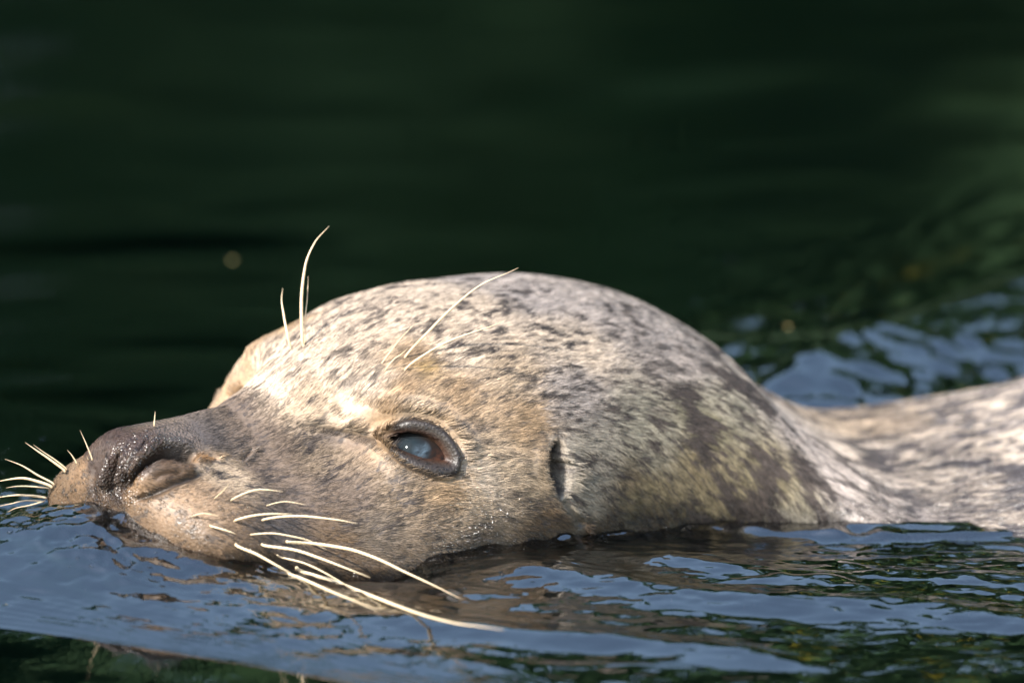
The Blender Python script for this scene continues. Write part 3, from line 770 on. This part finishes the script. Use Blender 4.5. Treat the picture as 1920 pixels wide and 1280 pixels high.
# wake on the far side of the neck
def wake(px0, py0, px1, py1, top):
    a, b = wpt(px0, py0+top*CE); c, d = wpt(px1, py1+top*CE); ux, uy = c-a, d-b; l = math.hypot(ux, uy); ux /= l; uy /= l
    s_ = (XX-a)*ux+(YY-b)*uy; p = (XX-a)*uy-(YY-b)*ux + 34*noise(XX/240, YY/340, seed=84) + 4*noise(s_/60, (XX*uy-YY*ux)/26, seed=86)
    f = np.where(p < 0, np.exp(-(p/110)**2), 1 - np.minimum(p, 190)*.27/top - np.clip(p-190, 0, None)*.15/top)
    return top*np.clip(f, 0, 1)*sstep(-260, 160, s_)
H += wake(1480, 700, 1920, 535, 84)
H += ridge(1330, 660, 1600, 640, 11, 80, wob=40, seed=86) + ridge(1380, 600, 1520, 590, 6, 60, wob=40, seed=87)
# ---- chop
def chop(lx, ly, amp, rot=0.0, seed=0, warp=.35):
    c, s_ = math.cos(rot), math.sin(rot); u = XX*c+YY*s_; v = -XX*s_+YY*c
    w = warp*noise(u/lx*.6, v/ly*.6, seed=seed+500)
    return amp*noise(u/lx+w, v/ly+w*1.3, seed=seed)
inside = (np.abs(XX-400) < 1500) & (YY > -1700) & (YY < 5300)
px_, py_, _z = project(np.stack([XX, YY, np.full(XX.shape, WL)], -1))
zn_muz = gau(px_-150, 420)*gau(py_-1050, 90)
zn_bow = sstep(30, -120, foot)*sstep(1300, 500, px_)*sstep(900, 960, py_)
zn_right = sstep(760, 1000, px_)*sstep(1000, 1030, py_)*sstep(1235, 1160, py_)
zn_low = sstep(950, 1150, px_)*sstep(1170, 1230, py_)
zn_wake = sstep(1250, 1450, px_)*sstep(820, 760, py_)*sstep(420, 620, py_ + (px_-1500)*.28)
calm = sstep(900, 600, py_)
H += zn_muz*(chop(46, 34, 6.0, -.3, 1) + chop(22, 18, 2.4, .2, 2) + chop(90, 60, 8, 0, 3))
H += zn_bow*(chop(120, 60, 2.6, -.4, 4) + chop(55, 34, 1.9, -.3, 5) + chop(26, 18, .8, 0, 6))
H += zn_right*(chop(64, 40, 2.5, -.05, 7) + chop(34, 23, 1.1, .1, 8) + chop(230, 110, 4.5, 0, 9) + chop(18, 13, .28, 0, 19))
H += (zn_right+zn_low)*chop(52, 21, .75, .04, 41, .8)
zn_edge = gau(np.clip(SD-10, 0, None), 75)*sstep(760, 560, px_)*sstep(900, 930, py_)
H += zn_edge*(chop(38, 26, 4.2, -.3, 31) + chop(19, 15, 1.7, .3, 32, .6)) + gau(px_-60, 160)*gau(py_-985, 34)*chop(30, 22, 3.0, 0, 33)
H += zn_right*gau(py_-1110, 60)*(chop(84, 46, 3.2, .1, 34, .6)) + sstep(900, 1000, px_)*gau(py_-1075, 40)*sstep(1150, 950, px_)*chop(26, 20, 2.2, 0, 35)
H += zn_low*(chop(150, 95, 4, .05, 10) + chop(60, 50, 1.2, 0, 11))
H += zn_wake*(chop(190, 44, 2.2, 1.0, 12) + chop(90, 20, .8, 1.0, 13))
H += calm*(chop(700, 420, 3.0, .2, 14) + chop(260, 160, .4, .25, 15))
H += (.5-.4*calm)*chop(200, 140, 2.5, 0, 16)
# capillary lines just inside the foot of the bow wave
H += .42*np.sin(foot/15*2*math.pi*(1+.0006*foot))*sstep(4, -8, foot)*sstep(-240, -40, foot)*sstep(1500, 900, px_)
# rings in front of the nose on the far side
rr_ = np.hypot(XX+430, YY+60); H += 1.6*np.sin(rr_/44*2*math.pi)*sstep(60, 140, rr_)*sstep(620, 250, rr_)*sstep(1000, 940, py_)
#_q = (np.abs(px_-1680) < 12) & (np.abs(py_-1005) < 300) & inside
#print('HUMP', [(round(float(a)), round(float(b)), round(float(c)), round(float(d))) for a, b, c, d in zip(YY[_q][::25], H[_q][::25], SD[_q][::25], foot[_q][::25])])
H = H*inside*sstep(5200, 4500, YY)*sstep(-1700, -1400, YY)
V = tow(np.stack([XX, YY, WL+H], -1).reshape(-1, 3))
nx_, ny_ = XX.shape
i, j = np.meshgrid(np.arange(nx_-1), np.arange(ny_-1), indexing='ij')
Q = np.stack([i*ny_+j, (i+1)*ny_+j, (i+1)*ny_+j+1, i*ny_+j+1], -1).reshape(-1, 4)
# close the body of water: skirt and floor
rim = np.concatenate([np.arange(nx_)*ny_, (nx_-1)*ny_+np.arange(1, ny_), np.arange(nx_-2, -1, -1)*ny_+ny_-1, np.arange(ny_-2, 0, -1)])
VB = V[rim].copy(); VB[:, 2] = -1.2; n0 = len(V); k = np.arange(len(rim)); k2 = (k+1) % len(rim)
QS = np.stack([rim[k], n0+k, n0+k2, rim[k2]], -1)
V = np.concatenate([V, VB, [[0, 0, -1.2]]]); cc_ = len(V)-1
m = Mat('water')
m.n.remove(m.b)
gl = m.new('ShaderNodeBsdfGlossy', Roughness=.0); gl.inputs['Color'].default_value = (1, 1, 1, 1)
tp = m.new('ShaderNodeBsdfTransparent'); rf = m.new('ShaderNodeBsdfRefraction', Roughness=.0, IOR=1.33)
fr = m.new('ShaderNodeFresnel', IOR=2.5)
m1 = m.new('ShaderNodeMixShader'); m1.inputs[0].default_value = .5; m.link(tp.outputs[0], m1.inputs[1]); m.link(rf.outputs[0], m1.inputs[2])
m2 = m.new('ShaderNodeMixShader'); m.link(fr.outputs[0], m2.inputs[0]); m.link(m1.outputs[0], m2.inputs[1]); m.link(gl.outputs[0], m2.inputs[2])
m.link(m2.outputs[0], m.out.inputs['Surface'])
pv = m.new('ShaderNodeVolumePrincipled'); pv.inputs['Color'].default_value = (.10, .34, .20, 1); pv.inputs['Density'].default_value = 9.0
pv.inputs['Absorption Color'].default_value = (.0, .0, .0, 1)
m.link(pv.outputs[0], m.out.inputs['Volume'])
nzw = m.new('ShaderNodeTexNoise', Scale=260.0, Detail=2.0); tcw = m.new('ShaderNodeTexCoord'); m.link(tcw.outputs['Object'], nzw.inputs['Vector'])
bpw = m.new('ShaderNodeBump', Strength=.12, Distance=.0004); m.link(nzw.outputs['Fac'], bpw.inputs['Height'])
for n_ in (gl, rf, fr): m.link(bpw.outputs['Normal'], n_.inputs['Normal'])
QF = np.stack([n0+k2, n0+k, np.full(len(k), cc_), np.full(len(k), cc_)], -1)
me = bpy.data.meshes.new('water')
nq = len(Q)+len(QS); loops = np.concatenate([Q.ravel(), QS.ravel(), QF[:, :3].ravel()]).astype(np.int32)
starts = np.concatenate([np.arange(nq)*4, nq*4+np.arange(len(QF))*3]).astype(np.int32)
me.vertices.add(len(V)); me.vertices.foreach_set('co', V.astype(np.float32).ravel())
me.loops.add(len(loops)); me.loops.foreach_set('vertex_index', loops)
me.polygons.add(nq+len(QF)); me.polygons.foreach_set('loop_start', starts)
me.update(calc_edges=True); me.shade_smooth(); me.materials.append(m.m)
water = bpy.data.objects.new('water', me); COL.objects.link(water); tag(water, kind='structure')

# ================================================================ bed, bank and the wood whose reflection darkens the water
m = Mat('mud'); m.set(Roughness=.9); m.b.inputs['Base Color'].default_value = (.018, .04, .016, 1)
def sheet(name, xs, ys, fz, mat):
    X, Y = np.meshgrid(xs, ys, indexing='ij'); V = np.stack([X, Y, fz(X, Y)], -1).reshape(-1, 3); n = len(ys)
    i, j = np.meshgrid(np.arange(len(xs)-1), np.arange(n-1), indexing='ij')
    return mesh_from(name, V, np.stack([i*n+j, (i+1)*n+j, (i+1)*n+j+1, i*n+j+1], -1).reshape(-1, 4), mat)
def bank_z(X, Y):
    r = Y - 9 - 1.2*np.sin(X*.21) - .8*np.sin(X*.53+1)
    return np.where(r < 0, np.maximum(r*.5, -1.3), np.minimum(r*.45, 2.5+r*.03)) + .12*noise(X*1.3, Y*1.3, seed=5)*(r > -1)
xs = np.linspace(-60, 60, 121); ys = np.concatenate([np.linspace(-60, 4, 17), np.linspace(5, 30, 60), np.linspace(33, 300, 20)])
tag(sheet('ground', xs*5, ys, bank_z, m.m), kind='structure')
leaf = Mat('leaves'); leaf.set(Roughness=.7); leaf.b.inputs['Specular IOR Level'].default_value = .15
oi = leaf.new('ShaderNodeTexNoise', Scale=.8, Detail=3.0); tcl = leaf.new('ShaderNodeTexCoord'); leaf.link(tcl.outputs['Object'], oi.inputs['Vector'])
oi.inputs['Scale'].default_value = .5; lr = leaf.new('ShaderNodeValToRGB'); lr.color_ramp.elements[0].color = (.024, .055, .022, 1); lr.color_ramp.elements[1].color = (.040, .084, .032, 1)
lr.color_ramp.elements[0].position = .35; lr.color_ramp.elements[1].position = .7
leaf.link(oi.outputs['Fac'], lr.inputs['Fac']); leaf.link(lr.outputs['Color'], leaf.b.inputs['Base Color'])
def leaves(name, C, size, mat, n_each=None):
    n = len(C); a = rng.normal(size=(n, 3)); a /= np.linalg.norm(a, axis=1, keepdims=True)
    b = rng.normal(size=(n, 3)); b -= a*(a*b).sum(1, keepdims=True); b /= np.linalg.norm(b, axis=1, keepdims=True)
    s = size*(.6+.8*rng.random((n, 1)))
    V = np.stack([C-a*s, C+b*s*.45, C+a*s, C-b*s*.45], 1).reshape(-1, 3)
    return mesh_from(name, V, np.arange(n*4).reshape(-1, 4), mat, smooth=False)
cen = []
for k in range(60):
    x = rng.uniform(-22, 22); y = rng.uniform(10.5, 17); h = rng.uniform(4.6, 6.0)*(1+.15*math.sin(x*.6)) + (y-11)*.15
    g = bank_z(np.array(x), np.array(y))
    for q in range(9):
        cen.append((x+rng.normal(0, 1.0), y+rng.normal(0, .9), g+h*rng.uniform(.12, 1)*(1-.05*q), rng.uniform(.6, 1.25)))
cen = np.array(cen); pick = rng.integers(0, len(cen), 80000)
dv = rng.normal(size=(len(pick), 3)); dv /= np.linalg.norm(dv, axis=1, keepdims=True)
C = cen[pick, :3] + dv*cen[pick, 3:4]*(rng.random((len(pick), 1))**.4)
C = C[C[:, 2] > .3]
wood = leaves('wood', C, .26, leaf.m); tag(wood, 'dark green wood on the far bank mirrored in the water', kind='stuff')
ym = Mat('yellow_leaves'); ym.set(Roughness=.5); ym.b.inputs['Base Color'].default_value = (.34, .31, .03, 1)
bc = []
for (x, z, r) in [(.92, 1.98, .12), (1.0, 2.1, .1), (.75, 2.9, .08)]:
    d = rng.normal(size=(700, 3)); d /= np.linalg.norm(d, axis=1, keepdims=True)
    bc.append(np.array([x, 9.2, z]) + d*r*(rng.random((700, 1))**.4))
yb_ = leaves('flowering_branch', np.concatenate(bc), .05, ym.m); tag(yb_, kind='stuff')

# ---- bubbles, drifting specks and bits on the water
def water_z(X, Y):
    i = np.clip(np.searchsorted(GX, X)-1, 0, len(GX)-2); j = np.clip(np.searchsorted(GY, Y)-1, 0, len(GY)-2)
    a = (X-GX[i])/(GX[i+1]-GX[i]); b = (Y-GY[j])/(GY[j+1]-GY[j])
    return WL + (H[i, j]*(1-a)+H[i+1, j]*a)*(1-b) + (H[i, j+1]*(1-a)+H[i+1, j+1]*a)*b
def on_water(px, py):                     # follow the sight line down to the moving surface
    lo, hi = 3.6/K, 6.2/K; P0 = at_depth(px, py, lo)
    zz = np.linspace(lo, hi, 900); P = np.array([at_depth(px, py, z) for z in zz])
    k = np.argmax(P[:, 2] < water_z(P[:, 0], P[:, 1])); return P[k]
def beads(name, spots, mat, flat=.7):
    V = []; Qd = []
    for x, y, r in spots:
        p = on_water(x, y); o_ = len(V)*25; ring = []
        for k, (c, s_) in enumerate([(math.cos(a), math.sin(a)) for a in (-.2, .35, .85)]):
            t8 = np.arange(8)*math.pi/4; ring.append(p + r*np.stack([c*np.cos(t8), c*np.sin(t8), np.full(8, s_*flat)], -1))
        V.append(np.concatenate(ring+[(p+[0, 0, r*flat])[None]]))
        for k in range(2):
            for q in range(8): Qd.append((o_+k*8+q, o_+k*8+(q+1) % 8, o_+k*8+8+(q+1) % 8, o_+k*8+8+q))
        for q in range(0, 8, 2): Qd.append((o_+16+q, o_+16+(q+1) % 8, o_+16+(q+2) % 8, o_+24))
    o = mesh_from(name, tow(np.concatenate(V)), np.array(Qd), mat); tag(o, kind='stuff'); return o
bm_ = bpy.data.materials['water_drop']
sp = [(rng.normal(930, 60), rng.normal(1075, 22), rng.uniform(2, 6)) for _ in range(34)] + [(rng.normal(300, 130), rng.normal(1062, 24), rng.uniform(2, 6)) for _ in range(44)] + \
     [(rng.normal(60, 50), rng.normal(985, 12), rng.uniform(3, 8)) for _ in range(26)] + [(rng.uniform(0, 1900), rng.uniform(1130, 1270), rng.uniform(1.5, 4)) for _ in range(26)] + \
     [(1500, 575, 7), (1540, 568, 7), (1640, 640, 6), (1470, 620, 6), (1370, 490, 5), (1305, 570, 8), (430, 486, 5), (970, 1118, 7), (1870, 1255, 9), (80, 826, 7), (180, 845, 9)]
beads('bubbles', sp, bm_)
m = Mat('speck'); m.set(Roughness=.6); m.b.inputs['Base Color'].default_value = (.42, .36, .14, 1)
sp = [(rng.uniform(0, 1900), rng.uniform(1040, 1275), rng.uniform(.8, 2.0)) for _ in range(60)] + [(1545, 560, 5), (1478, 612, 5), (1600, 530, 4), (1580, 640, 4), (1372, 488, 5), (1620, 525, 6), (1180, 140, 5), (436, 488, 5), (1700, 560, 6)]
beads('drifting_specks', sp, m.m, .3)
